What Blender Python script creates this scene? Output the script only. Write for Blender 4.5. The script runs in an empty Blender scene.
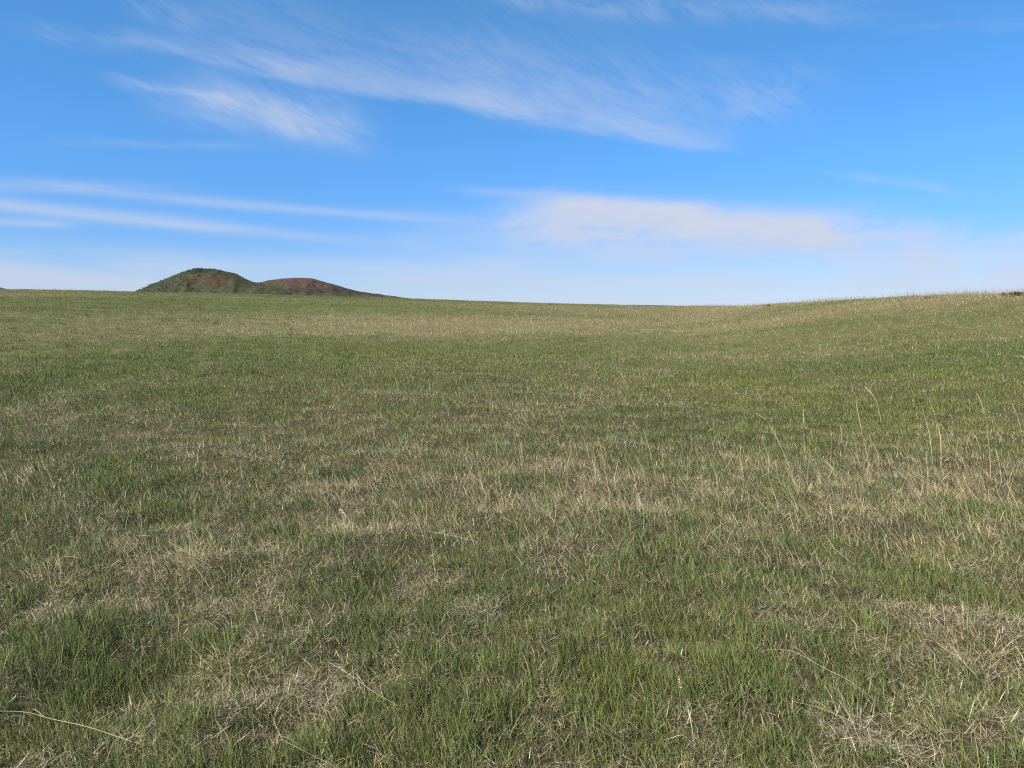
# Shortgrass prairie under a cirrus sky, with two far buttes on the skyline.
import bpy, math, random
import numpy as np
from mathutils import Vector, Euler

rng = np.random.default_rng(11)
random.seed(11)
scene = bpy.context.scene
COL = scene.collection
W, H = 1024, 768
LENS = 26.0
F = LENS / 36.0 * W                      # focal length in pixels
HORIZON = 312.0                          # image row of eye level
PITCH = math.atan((H / 2 - HORIZON) / F) # camera looks down by this
EYE = 1.6


# ------------------------------------------------------------------ helpers
def ray(X, Y):
    """World direction through an image point of the photograph's view."""
    a, b = (X - W / 2) / F, (H / 2 - Y) / F
    d = np.array([a, math.cos(PITCH) + b * math.sin(PITCH), -math.sin(PITCH) + b * math.cos(PITCH)])
    return d / np.linalg.norm(d)


def az_el(X, Y):
    d = ray(X, Y)
    return math.atan2(d[0], d[1]), math.asin(d[2])


def tag(o, label=None, cat=None, group=None, kind=None):
    if label: o['label'] = label
    if cat: o['category'] = cat
    if group: o['group'] = group
    if kind: o['kind'] = kind
    return o


# ------------------------------------------------------------------ noise
def _hash(ix, iy, seed):
    n = (ix.astype(np.int64) * 374761393 + iy.astype(np.int64) * 668265263 + seed * 1442695041) & 0x7FFFFFFF
    n = ((n ^ (n >> 13)) * 1274126177) & 0x7FFFFFFF
    n = ((n ^ (n >> 15)) * 2246822519) & 0x7FFFFFFF
    return (n ^ (n >> 16)).astype(np.float64) / 0x7FFFFFFF


def vnoise(x, y, lam, seed):
    x, y = x / lam + 137.3, y / lam + 71.9
    ix, iy = np.floor(x), np.floor(y)
    fx, fy = x - ix, y - iy
    fx, fy = fx * fx * fx * (fx * (fx * 6 - 15) + 10), fy * fy * fy * (fy * (fy * 6 - 15) + 10)
    a, b = _hash(ix, iy, seed), _hash(ix + 1, iy, seed)
    c, d = _hash(ix, iy + 1, seed), _hash(ix + 1, iy + 1, seed)
    return (a + (b - a) * fx) * (1 - fy) + (c + (d - c) * fx) * fy - 0.5     # -0.5..0.5


def fbm(x, y, lam, seed, octaves=4, gain=0.5):
    s, amp, tot = 0.0, 1.0, 0.0
    c, q = math.cos(0.6), math.sin(0.6)
    for k in range(octaves):
        s = s + amp * vnoise(x, y, lam, seed + 17 * k)
        tot += amp
        amp *= gain
        lam *= 0.48
        x, y = c * x - q * y, q * x + c * y
    return s / tot * 1.7


def sstep(a, b, x):
    t = np.clip((x - a) / (b - a), 0, 1)
    return t * t * (3 - 2 * t)


# ------------------------------------------------------------------ terrain
SKYLINE = [(-500, 287), (0, 290.5), (100, 291.5), (200, 293.5), (300, 296.5), (400, 299), (450, 300.5), (520, 303), (600, 305), (660, 306),
           (700, 305.5), (730, 304.5), (760, 303), (820, 299.5), (880, 297.5), (940, 295), (985, 293.5), (1024, 293), (1400, 292)]
SK_AZ = np.array([az_el(X, s)[0] for X, s in SKYLINE])
SK_TAN = np.array([math.tan(az_el(X, s)[1]) for X, s in SKYLINE])
RC_PTS = [(-500, 120), (0, 130), (300, 140), (600, 135), (680, 118), (720, 98), (760, 82), (820, 66), (900, 55), (1024, 48), (1400, 46)]
RC_AZ = np.array([az_el(X, 300)[0] for X, _ in RC_PTS])
RC_V = np.array([float(r) for _, r in RC_PTS])


def terrain(x, y):
    x, y = np.asarray(x, float), np.asarray(y, float)
    r = np.hypot(x, y)
    az = np.arctan2(x, y)
    Rc = np.interp(az, RC_AZ, RC_V)
    Hc = EYE + Rc * np.interp(az, SK_AZ, SK_TAN) - 0.14
    fr = sstep(2.6, 1.3, np.abs(az))                 # behind the viewer the land stays low
    Hc = Hc * fr
    t = np.clip((r - 8) / (Rc - 8), 0, 1)
    g = t * t * (3 - 2 * t)
    over = np.clip(r - Rc, 0, None)
    z = Hc * g - 16 * (1 - np.exp(-(over / 160) ** 2))
    w6 = sstep(4, 14, r)
    z = z + 0.13 * w6 * fbm(x, y, 7.0, 5, 3) + 0.30 * sstep(16, 60, r) * fbm(x, y, 26, 9, 2)
    z = z + 0.09 * sstep(5, 16, r) * fbm(x, y, 2.2, 27, 3) * sstep(160, 60, r)
    z = z + 0.095 * fbm(x, y, 0.50, 21, 3) * sstep(140, 20, r)
    return z


def ground_hit(X, Y, lift=0.0):
    """Where the line of sight through an image point first meets the land."""
    d = ray(X, Y)
    t = np.concatenate([np.arange(1.5, 30, 0.02), np.arange(30, 200, 0.1)])
    x, y, z = d[0] * t, d[1] * t, EYE + d[2] * t
    below = z < terrain(x, y) + lift
    k = int(np.argmax(below)) if below.any() else len(t) - 1
    return np.array([x[k], y[k], z[k]])


# ------------------------------------------------------------------ patches of the field, placed where they lie on the ground
def patch_list(rows):
    out = []
    for X, Y, rx, ry, v in rows:
        p = ground_hit(X, Y)
        r, az = math.hypot(p[0], p[1]), math.atan2(p[0], p[1])
        a, b = ground_hit(X, Y - ry), ground_hit(X, Y + ry)
        dr = abs(math.hypot(a[0], a[1]) - math.hypot(b[0], b[1])) / 2
        out.append((az, r, rx / F, max(dr, 0.05), v))
    return out


def patch_field(x, y, rows):
    r, az = np.hypot(x, y), np.arctan2(x, y)
    s = np.zeros_like(r)
    for a0, r0, da, dr, v in rows:
        s += v * np.exp(-0.5 * (((az - a0) / da) ** 2 + ((r - r0) / dr) ** 2))
    return s


STRAW = patch_list([   # standing straw-coloured grass
    (440, 321, 120, 6, 1.6), (330, 331, 170, 6, .9), (880, 303, 140, 4, 1.0), (730, 310, 60, 3, .7), (560, 309, 120, 3, .6), (180, 316, 140, 4, .35), (860, 312, 80, 5, .7), (620, 318, 90, 5, .5),
    (800, 482, 150, 28, 1.0), (640, 510, 110, 28, .9), (960, 500, 90, 32, .8), (540, 470, 70, 18, .6), (500, 405, 70, 18, .45), (640, 380, 60, 12, .4),
    (450, 500, 110, 35, .55), (330, 520, 70, 22, .55), (110, 520, 60, 16, .5), (230, 560, 50, 15, .5), (60, 570, 60, 14, .6),
    (300, 440, 90, 15, .4), (20, 490, 60, 16, .5), (930, 445, 70, 18, .4), (770, 560, 60, 16, .4), (850, 345, 100, 8, .35)])
GREEN = patch_list([   # lush green
    (60, 375, 120, 12, .8), (200, 345, 120, 10, .5), (740, 380, 50, 12, .8), (980, 360, 80, 16, .9), (860, 420, 60, 18, .9), (700, 425, 60, 14, .6),
    (80, 302, 140, 4, .8), (340, 300, 120, 3, .5), (620, 615, 90, 30, .8), (760, 690, 110, 30, .7), (370, 590, 40, 14, .7), (540, 530, 40, 14, .6),
    (480, 690, 60, 30, .5), (40, 680, 60, 40, .6), (100, 660, 60, 25, .4), (1000, 560, 40, 20, .4), (930, 590, 50, 18, .5),
    (240, 520, 40, 14, .5), (20, 565, 30, 14, .6), (590, 700, 50, 30, .6), (840, 320, 40, 6, .5), (240, 395, 60, 10, .4), (430, 350, 120, 10, .4)])
MAT = patch_list([     # flattened grey thatch
    (20, 415, 50, 5, 1.0), (110, 412, 70, 6, .8), (200, 405, 60, 6, .6), (20, 628, 40, 16, 1.2), (60, 595, 50, 12, .6), (140, 575, 35, 9, .9),
    (455, 582, 50, 10, 1.1), (500, 608, 40, 8, 1.0), (580, 570, 40, 9, .8), (560, 590, 40, 9, .5), (860, 750, 80, 16, 1.2), (920, 725, 40, 12, .7),
    (610, 560, 60, 12, .4), (880, 700, 50, 14, .4), (720, 515, 40, 9, .6), (660, 560, 40, 9, .5), (800, 530, 40, 9, .6), (30, 505, 40, 8, .7),
    (560, 690, 30, 14, .6), (60, 690, 24, 10, .6), (250, 610, 40, 12, .5), (150, 650, 50, 14, .4), (520, 745, 24, 16, .5), (380, 745, 30, 16, .5),
    (310, 690, 40, 14, .5), (970, 640, 60, 14, .7), (930, 615, 40, 10, .7), (370, 660, 36, 14, .6), (490, 640, 24, 16, .5), (300, 745, 30, 20, .4)])
MOSS = patch_list([    # yellow-green
    (735, 388, 60, 13, 1.2), (860, 400, 70, 14, .5), (880, 640, 40, 14, .6), (960, 430, 60, 14, .5), (650, 665, 24, 8, .8), (940, 560, 30, 12, .6)])


def fields(x, y):
    r = np.hypot(x, y)
    far = sstep(10, 60, r)
    n1 = fbm(x, y, 0.65, 31, 3)
    n2 = fbm(x, y, 2.6, 33, 3)
    n3 = fbm(x * 0.6, y, 13.0, 35, 3)
    big = n2 * 0.6 + n3 * (0.4 + 0.5 * far)
    n0 = fbm(x, y, 0.28, 39, 2)
    Rc = np.interp(np.arctan2(x, y), RC_AZ, RC_V)
    crest = sstep(.70, .97, r / Rc) * sstep(-.05, .30, np.arctan2(x, y))
    pS, pG, pM = patch_field(x, y, STRAW), patch_field(x, y, GREEN), patch_field(x, y, MAT)
    pS = pS * np.clip(.72 + .6 * far + 1.3 * fbm(x, y, .38, 57, 3) * (1 - far), .1, 1.5)
    straw = 0.42 - 0.04 * far + 0.48 * (n1 * 0.7 + big) + 0.35 * n0 + 0.62 * pS - 0.38 * pG + 0.6 * crest
    mat = 0.13 + 0.62 * fbm(x, y, 0.26, 41, 3) + 0.35 * fbm(x, y, 1.6, 43, 2) + 0.24 * pM * np.clip(.6 + 1.5 * fbm(x, y, .22, 59, 2), .1, 1.4) - 0.25 * pG
    green = 0.72 - 0.65 * (n1 * 0.7 + big) - 0.25 * n0 + 0.45 * pG - 0.28 * np.clip(mat, 0, 1) - 0.30 * pS - 0.6 * crest
    moss = np.clip(0.15 + 0.8 * fbm(x, y, 2.4, 47, 2) + patch_field(x, y, MOSS), 0, 1)
    return np.clip(straw, 0, 1.2), np.clip(mat, 0, 1.3), np.clip(green, 0.05, 1.2), moss


# ------------------------------------------------------------------ materials
def new_mat(name):
    m = bpy.data.materials.new(name)
    m.use_nodes = True
    nt = m.node_tree
    nt.nodes.clear()
    return m, nt


def blade_material(name, translucency=0.35):
    m, nt = new_mat(name)
    N, L = nt.nodes, nt.links
    att = N.new('ShaderNodeAttribute'); att.attribute_name = 'tint'
    dif = N.new('ShaderNodeBsdfDiffuse'); tra = N.new('ShaderNodeBsdfTranslucent')
    m1 = N.new('ShaderNodeMixShader'); m1.inputs[0].default_value = translucency
    out = N.new('ShaderNodeOutputMaterial')
    L.new(att.outputs['Color'], dif.inputs['Color']); L.new(att.outputs['Color'], tra.inputs['Color'])
    L.new(dif.outputs[0], m1.inputs[1]); L.new(tra.outputs[0], m1.inputs[2])
    L.new(m1.outputs[0], out.inputs['Surface'])
    return m


M_GREEN = blade_material('living_grass', 0.26)
M_STRAW = blade_material('dry_grass', 0.20)
M_MAT = blade_material('matted_thatch', 0.10)
M_LEAF = blade_material('shrub_leaf', 0.25)


def ground_material():
    m, nt = new_mat('prairie_soil')
    N, L = nt.nodes, nt.links
    att = N.new('ShaderNodeAttribute'); att.attribute_name = 'tint'
    geo = N.new('ShaderNodeNewGeometry')
    n1 = N.new('ShaderNodeTexNoise'); n1.inputs['Scale'].default_value = 26; n1.inputs['Detail'].default_value = 6
    n2 = N.new('ShaderNodeTexNoise'); n2.inputs['Scale'].default_value = 140; n2.inputs['Detail'].default_value = 3
    L.new(geo.outputs['Position'], n1.inputs['Vector']); L.new(geo.outputs['Position'], n2.inputs['Vector'])
    mx = N.new('ShaderNodeMix'); mx.data_type = 'RGBA'; mx.blend_type = 'MULTIPLY'; mx.inputs[0].default_value = 1
    rp = N.new('ShaderNodeValToRGB')
    rp.color_ramp.elements[0].position = .30; rp.color_ramp.elements[0].color = (.55, .52, .50, 1)
    rp.color_ramp.elements[1].position = .70; rp.color_ramp.elements[1].color = (1.35, 1.32, 1.25, 1)
    L.new(n1.outputs[0], rp.inputs[0])
    L.new(att.outputs['Color'], mx.inputs[6]); L.new(rp.outputs[0], mx.inputs[7])
    bs = N.new('ShaderNodeBsdfPrincipled'); bs.inputs['Roughness'].default_value = 0.95
    bs.inputs['Specular IOR Level'].default_value = 0.1
    L.new(mx.outputs[2], bs.inputs['Base Color'])
    bp = N.new('ShaderNodeBump'); bp.inputs['Strength'].default_value = 0.7; bp.inputs['Distance'].default_value = 0.02
    L.new(n2.outputs[0], bp.inputs['Height']); L.new(bp.outputs[0], bs.inputs['Normal'])
    out = N.new('ShaderNodeOutputMaterial'); L.new(bs.outputs[0], out.inputs[0])
    return m


# ------------------------------------------------------------------ ground sheet
def build_mesh(name, co, loops, starts, totals, mat, tint=None, smooth=False):
    me = bpy.data.meshes.new(name)
    me.vertices.add(len(co)); me.vertices.foreach_set('co', np.ascontiguousarray(co, np.float32).ravel())
    me.loops.add(len(loops)); me.loops.foreach_set('vertex_index', np.ascontiguousarray(loops, np.int32))
    me.polygons.add(len(starts))
    me.polygons.foreach_set('loop_start', np.ascontiguousarray(starts, np.int32))
    me.polygons.foreach_set('loop_total', np.ascontiguousarray(totals, np.int32))
    if smooth:
        me.polygons.foreach_set('use_smooth', np.ones(len(starts), bool))
    else:
        me.polygons.foreach_set('use_smooth', np.zeros(len(starts), bool))
    if tint is not None:
        at = me.attributes.new('tint', 'FLOAT_COLOR', 'POINT')
        c = np.ones((len(co), 4), np.float32); c[:, :3] = tint
        at.data.foreach_set('color', c.ravel())
    me.update(calc_edges=True)
    me.materials.append(mat)
    o = bpy.data.objects.new(name, me)
    COL.objects.link(o)
    return o


def mix(a, b, t):
    t = np.asarray(t)[..., None]
    return np.asarray(a) * (1 - t) + np.asarray(b) * t


def ground_tint(x, y):
    straw, mat, green, moss = fields(x, y)
    r = np.hypot(x, y)
    soil = mix((.046, .044, .022), (.080, .068, .040), np.clip(mat, 0, 1))
    turf = mix((.066, .080, .024), (.130, .112, .056), np.clip(straw * 0.8, 0, 1))
    return mix(soil, turf, sstep(4, 30, r))


front = np.radians(np.arange(-52, 52.001, 0.25))
back = np.radians(np.arange(54, 306.001, 3.0))
AZ = np.concatenate([front, back])
RR = np.concatenate([[0.0], 0.35 * 1.0205 ** np.arange(0, 482)])
na, nr = len(AZ), len(RR)
gx = RR[:, None] * np.sin(AZ)[None, :]
gy = RR[:, None] * np.cos(AZ)[None, :]
gz = terrain(gx, gy)
co = np.stack([gx, gy, gz], -1).reshape(-1, 3)
i, j = np.meshgrid(np.arange(1, nr - 1), np.arange(na), indexing='ij')
j2 = (j + 1) % na
quads = np.stack([i * na + j, i * na + j2, (i + 1) * na + j2, (i + 1) * na + j], -1).reshape(-1, 4)[:, ::-1]
jj = np.arange(na)
tris = np.stack([np.zeros(na, int), na + (jj + 1) % na, na + jj], -1)[:, ::-1]
tris = tris[:, [0, 1, 2]]
loops = np.concatenate([quads.ravel(), tris.ravel()])
totals = np.concatenate([np.full(len(quads), 4), np.full(len(tris), 3)])
starts = np.concatenate([[0], np.cumsum(totals)[:-1]])
ground = build_mesh('ground', co, loops, starts, totals, ground_material(), ground_tint(co[:, 0], co[:, 1]), smooth=True)
tag(ground, 'rolling prairie ground under the grass', None, None, 'structure')


# ------------------------------------------------------------------ grass blades
def blades(base, h, w, lean_dir, a0, a1, face, tint0, tint1, segs):
    """Many tapering, bending blades as one mesh: every array has one row per blade."""
    n = len(base)
    ts = np.linspace(0, 1, segs + 1)
    pts = np.zeros((n, segs + 1, 3))
    pts[:, 0] = base
    ld = np.stack([np.cos(lean_dir), np.sin(lean_dir), np.zeros(n)], -1)
    for k in range(segs):
        al = a0 + a1 * (ts[k] + ts[k + 1]) / 2
        step = (h / segs)[:, None]
        pts[:, k + 1] = pts[:, k] + step * (ld * np.sin(al)[:, None] + np.array([0, 0, 1.0]) * np.cos(al)[:, None])
    wd = np.stack([np.cos(face), np.sin(face), np.zeros(n)], -1)
    prof = 1 - 0.75 * ts ** 1.6
    V = np.zeros((n, 2 * segs + 1, 3)); C = np.zeros((n, 2 * segs + 1, 3))
    for k in range(segs):
        off = wd * (w * prof[k] / 2)[:, None]
        V[:, 2 * k] = pts[:, k] - off; V[:, 2 * k + 1] = pts[:, k] + off
        c = tint0 * (1 - ts[k]) + tint1 * ts[k]
        C[:, 2 * k] = c; C[:, 2 * k + 1] = c
    V[:, -1] = pts[:, -1]; C[:, -1] = tint1
    m = 2 * segs + 1
    lp = []
    for k in range(segs - 1):
        lp += [2 * k, 2 * k + 1, 2 * k + 3, 2 * k + 2]
    lp += [2 * segs - 2, 2 * segs - 1, 2 * segs]
    lp = (np.array(lp)[None, :] + (np.arange(n) * m)[:, None]).ravel()
    tt = np.tile(np.array([4] * (segs - 1) + [3]), n)
    return V.reshape(-1, 3), C.reshape(-1, 3), lp, tt


class Field:
    def __init__(self): self.v, self.c, self.l, self.t, self.n = [], [], [], [], 0
    def add(self, V, C, lp, tt):
        self.v.append(V.astype(np.float32)); self.c.append(C.astype(np.float32)); self.l.append((lp + self.n).astype(np.int32)); self.t.append(tt.astype(np.int32))
        self.n += len(V)
    def build(self, name, mat):
        t = np.concatenate(self.t)
        s = np.concatenate([[0], np.cumsum(t)[:-1]])
        return build_mesh(name, np.concatenate(self.v), np.concatenate(self.l), s, t, mat, np.concatenate(self.c))


APEX = -2.2
HALF = math.radians(43)


def scatter(rho0, r0, r1, expo, mask):
    """Blade feet with density rho0 at 3 m, thinning with distance as r**-expo, kept where mask(x, y) > random."""
    R = np.linspace(r0, r1, 4000)
    dens = rho0 * np.where(R < 3, 1, (np.maximum(R, 3) / 3.0) ** -expo) * 2 * HALF * (R - APEX * 0.9)
    cdf = np.cumsum(dens); tot = cdf[-1] * (R[1] - R[0]); cdf /= cdf[-1]
    n = int(tot)
    r = np.interp(rng.random(n), cdf, R) - APEX
    a = (rng.random(n) * 2 - 1) * HALF
    x, y = r * np.sin(a), r * np.cos(a) + APEX
    keep = rng.random(n) < mask(x, y)
    return x[keep], y[keep]


def clumps(x, y):
    """Bunches and bare gaps between them, hand-sized close by."""
    r = np.hypot(x, y)
    a = np.clip(.68 + 1.5 * fbm(x, y, .15, 51, 2), .26, 1.2)
    b = np.clip(.75 + 1.3 * fbm(x, y, .50, 53, 3), .28, 1.2)
    w = sstep(4, 9, r)
    return a * (1 - w) + b * w


def lod(r): return np.maximum(1.0, (r / 4.0) ** 0.72)


BANDS = [(0.0, 9.0, 4), (9.0, 26.0, 2), (26.0, 400.0, 1)]
WIND = math.radians(168)          # stems have been laid over towards the left and a little away


def rand(n, a, b): return a + (b - a) * rng.random(n)


def jitter_tint(base, n, lum=0.22, hue=0.05):
    s = np.exp(rng.normal(0, lum, n))[:, None]
    return np.clip(base * s * (1 + rng.normal(0, hue, (n, 3))), 0.004, 0.75)


# living grass: short, fine, mostly upright
f = Field()
x, y = scatter(14000, 0.9, 160, 1.5, lambda x, y: np.clip((fields(x, y)[2] + .12) * clumps(x, y), 0.06, 1))
st, mt, gr, ms = fields(x, y)
r = np.hypot(x, y); n = len(x)
tuft = fbm(x, y, 0.17, 51, 2) * .6 + .5 * fbm(x, y, .4, 61, 2)
h = rand(n, .032, .085) * (0.70 + 0.55 * gr) * (1 + 0.8 * tuft)
h = h * (1 + 0.7 * sstep(6, 20, r) * fbm(x, y, 1.1, 63, 2))
w = rand(n, .0016, .0034) * lod(r) * np.where(rng.random(n) < .10, 1.7, 1)
g_a, g_b, g_c = np.array((.068, .112, .024)), np.array((.150, .172, .030)), np.array((.080, .116, .050))
base = mix(g_a, g_b, ms) * 0.6 + 0.4 * mix(g_a, g_c, rng.random(n))
tan = np.array((.30, .25, .14))
t0 = jitter_tint(mix(base, tan, 0.22 * rng.random(n)), n, .34, .07)
t1 = mix(t0, tan * np.exp(rng.normal(0, .2, n))[:, None], np.where(rng.random(n) < 0.22, rand(n, .3, .9), rand(n, 0, .15)))
ld = np.where(rng.random(n) < 0.45, WIND + rng.normal(0, .7, n), rand(n, 0, 2 * np.pi))
a0 = np.abs(rng.normal(0.12, .22, n)); a1 = np.abs(rng.normal(0.35, .5, n)); fc = rand(n, 0, np.pi)
for lo, hi, sg in BANDS:
    k = (r >= lo) & (r < hi)
    b = np.stack([x[k], y[k], terrain(x[k], y[k]) - .004], -1)
    f.add(*blades(b, h[k], w[k], ld[k], a0[k], a1[k], fc[k], t0[k], t1[k], sg))
grass = f.build('grass', M_GREEN)
tag(grass, 'short living green grass covering the prairie', None, None, 'stuff')
n_green = n

# straw: last year's dry stems and leaves, longer, curved, leaning with the wind
f = Field()
x, y = scatter(5600, 0.9, 160, 1.47, lambda x, y: np.clip(fields(x, y)[0] * 0.8 + 0.10, 0.10, 1))
st, mt, gr, ms = fields(x, y)
r = np.hypot(x, y); n = len(x)
h = rand(n, .04, .11) * (0.7 + 0.6 * st)
pat = np.clip(patch_field(x, y, STRAW), 0, 1)
tall = rng.random(n) < 0.014 + .05 * pat
h = np.where(tall, rand(n, .12, .26) + .18 * pat * rng.random(n), h)
w = rand(n, .0012, .0026) * lod(r) * np.where(tall, 0.75, 1)
s_a, s_b, s_c = np.array((.33, .265, .145)), np.array((.24, .195, .115)), np.array((.43, .37, .24))
pick = rng.random(n)
base = np.where((pick < .5)[:, None], s_a, np.where((pick < .8)[:, None], s_b, s_c))
t0 = jitter_tint(base * 0.9, n, .36, .05); t1 = t0 * 1.1
ld = np.where(rng.random(n) < 0.65, WIND + rng.normal(0, .6, n), rand(n, 0, 2 * np.pi))
a0 = np.abs(rng.normal(0.7, .42, n)); a1 = rng.normal(0.5, .6, n); fc = rand(n, 0, np.pi)
a0 = np.where(tall, np.abs(rng.normal(.28, .2, n)), a0); a1 = np.where(tall, np.abs(rng.normal(.4, .3, n)), a1)
a1 = np.clip(a1, -0.3, 1.9 - a0)
for lo, hi, sg in BANDS:
    k = (r >= lo) & (r < hi)
    b = np.stack([x[k], y[k], terrain(x[k], y[k]) - .004], -1)
    f.add(*blades(b, h[k], w[k], ld[k], a0[k], a1[k], fc[k], t0[k], t1[k], sg))
# last year's seed stems, standing in loose companies down the slope
x, y = scatter(80, 4.5, 110, 1.0, lambda x, y: np.clip(.10 + 1.6 * fbm(x, y, 2.4, 81, 3) * (0.4 + fbm(x, y, 11, 83, 2)) + .75 * patch_field(x, y, STRAW) - .3 * patch_field(x, y, GREEN), .015, 1))
r = np.hypot(x, y); n = len(x)
hh = rand(n, .12, .40) * (0.8 + .5 * rng.random(n) ** 3); tt = jitter_tint(np.tile(np.array((.38, .31, .17)), (n, 1)), n, .25, .05)
b = np.stack([x, y, terrain(x, y) - .01], -1)
f.add(*blades(b, hh, rand(n, .0016, .0028) * np.maximum(1, r / 5.0) ** .5, WIND + rng.normal(0, .55, n), np.abs(rng.normal(.38, .25, n)), np.abs(rng.normal(.45, .35, n)), rand(n, 0, np.pi), tt * .85, tt * 1.05, 4))
print('stems', n)
# seeding grass that stands along the crests
for X0, X1, num in ((690, 1060, 12000), (-30, 690, 5200)):
    X = rand(num, X0, X1)
    az = np.arctan((X - 512) / F)
    rr = np.interp(az, RC_AZ, RC_V) * rand(num, .80, 1.06)
    xx, yy = rr * np.sin(az), rr * np.cos(az)
    ok = rng.random(num) < 0.30 + 1.5 * fbm(xx, yy, 5.0, 77, 3)
    xx, yy, rr = xx[ok], yy[ok], rr[ok]; n = len(xx)
    hh = rand(n, .12, .40) * (1 + .7 * rng.random(n) ** 4) * (1 if X0 > 600 else 1.1)
    tt = jitter_tint(np.tile(np.array((.24, .185, .115)), (n, 1)), n, .35, .06)
    b = np.stack([xx, yy, terrain(xx, yy) - .01], -1)
    f.add(*blades(b, hh, rand(n, .005, .011) * rr / 50, WIND + rng.normal(0, .8, n), np.abs(rng.normal(.15, .15, n)), np.abs(rng.normal(.3, .3, n)),
                  rand(n, 0, np.pi), tt, tt, 2))
straw_o = f.build('dry_grass', M_STRAW)
tag(straw_o, 'straw coloured dry grass standing and leaning among the green', None, None, 'stuff')

# thatch: matted dead leaves lying close to the ground
f = Field()
x, y = scatter(12500, 0.9, 45, 1.6, lambda x, y: np.clip(fields(x, y)[1] * 0.85 + .05, 0.12, 1))
st, mt, gr, ms = fields(x, y)
r = np.hypot(x, y); n = len(x)
h = rand(n, .025, .085); w = rand(n, .0012, .0027) * lod(r)
m_a, m_b, m_c = np.array((.29, .235, .155)), np.array((.20, .160, .105)), np.array((.40, .345, .24))
pick = rng.random(n)
base = np.where((pick < .45)[:, None], m_a, np.where((pick < .8)[:, None], m_b, m_c))
t0 = jitter_tint(base * .95, n, .36, .04)
ld = rand(n, 0, 2 * np.pi); a0 = rand(n, 1.0, 1.62); a1 = rng.normal(0.05, .35, n); fc = ld + np.pi / 2 + rng.normal(0, .4, n)
for lo, hi, sg in ((0, 9, 3), (9, 400, 1)):
    k = (r >= lo) & (r < hi)
    lift = rand(int(k.sum()), .004, .03) * (0.5 + np.clip(mt[k], 0, 1))
    b = np.stack([x[k], y[k], terrain(x[k], y[k]) + lift], -1)
    f.add(*blades(b, h[k], w[k], ld[k], a0[k], a1[k], fc[k], t0[k], t0[k], sg))
thatch = f.build('thatch', M_MAT)
tag(thatch, 'grey matted dead grass lying between the living blades', None, None, 'stuff')
print('blades', n_green, len(h))


# ------------------------------------------------------------------ single stalks and plants (things)
def tube(points, radii, sides=5):
    pts = np.array(points, float); k = len(pts)
    V, Fc = [], []
    for q in range(k):
        d = pts[min(q + 1, k - 1)] - pts[max(q - 1, 0)]
        d /= np.linalg.norm(d) + 1e-9
        u = np.cross(d, [0.31, 0.87, 0.2]); u /= np.linalg.norm(u); v = np.cross(d, u)
        for s in range(sides):
            a = 2 * math.pi * s / sides
            V.append(pts[q] + radii[q] * (u * math.cos(a) + v * math.sin(a)))
    for q in range(k - 1):
        for s in range(sides):
            s2 = (s + 1) % sides
            Fc.append((q * sides + s, q * sides + s2, (q + 1) * sides + s2, (q + 1) * sides + s))
    Fc.append(tuple(range(sides))[::-1]); Fc.append(tuple((k - 1) * sides + s for s in range(sides)))
    return V, Fc


def simple_mesh(name, V, Fc, mat, tint, parent=None, loc=(0, 0, 0)):
    V = np.array(V, float) - np.array(loc)
    lp = np.concatenate([np.array(q) for q in Fc]); tt = np.array([len(q) for q in Fc])
    o = build_mesh(name, V, lp, np.concatenate([[0], np.cumsum(tt)[:-1]]), tt, mat, np.tile(np.array(tint), (len(V), 1)) if np.ndim(tint) == 1 else tint, smooth=True)
    if parent is not None:
        o.parent = parent
    else:
        o.location = loc
    return o


def smooth_path(pts, n=16):
    pts = np.array(pts, float)
    if len(pts) == 2:
        pts = np.array([pts[0], (pts[0] + pts[1]) / 2, pts[1]])
    P = np.concatenate([[2 * pts[0] - pts[1]], pts, [2 * pts[-1] - pts[-2]]])
    out = []
    m = len(pts) - 1
    for q in np.linspace(0, m, n):
        k = min(int(q), m - 1); t = q - k
        a, b, c, d = P[k], P[k + 1], P[k + 2], P[k + 3]
        out.append(.5 * ((2 * b) + (-a + c) * t + (2 * a - 5 * b + 4 * c - d) * t * t + (-a + 3 * b - 3 * c + d) * t ** 3))
    return np.array(out)


def empty(name, loc):
    o = bpy.data.objects.new(name, None)
    o.empty_display_size = .05
    o.location = loc
    COL.objects.link(o)
    return o


def seed_head(path, count, length, width, lift=.35):
    """Slim spikelets set alternately along the top of a stem, closed up against it."""
    V, Fc = [], []
    path = np.array(path)
    for q in range(count):
        t = q / max(count - 1, 1) * (len(path) - 1)
        k = min(int(t), len(path) - 2)
        p = path[k] + (path[k + 1] - path[k]) * (t - k)
        d = path[k + 1] - path[k]; d /= np.linalg.norm(d)
        a = q * 2.4
        u = np.cross(d, [0.31, 0.87, 0.2]); u /= np.linalg.norm(u); v = np.cross(d, u)
        o = u * math.cos(a) + v * math.sin(a)
        e = d + o * lift; e /= np.linalg.norm(e)
        sd = np.cross(e, d); sd /= np.linalg.norm(sd) + 1e-9
        up = np.cross(sd, e)
        b = len(V)
        L = length * (1 - .4 * q / count)
        m = p + e * L * .4
        V += [p, m + sd * width, m + up * width, m - sd * width, m - up * width, p + e * L]
        Fc += [(b, b + 2, b + 1), (b, b + 3, b + 2), (b, b + 4, b + 3), (b, b + 1, b + 4),
               (b + 5, b + 1, b + 2), (b + 5, b + 2, b + 3), (b + 5, b + 3, b + 4), (b + 5, b + 4, b + 1)]
    return V, Fc


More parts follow.
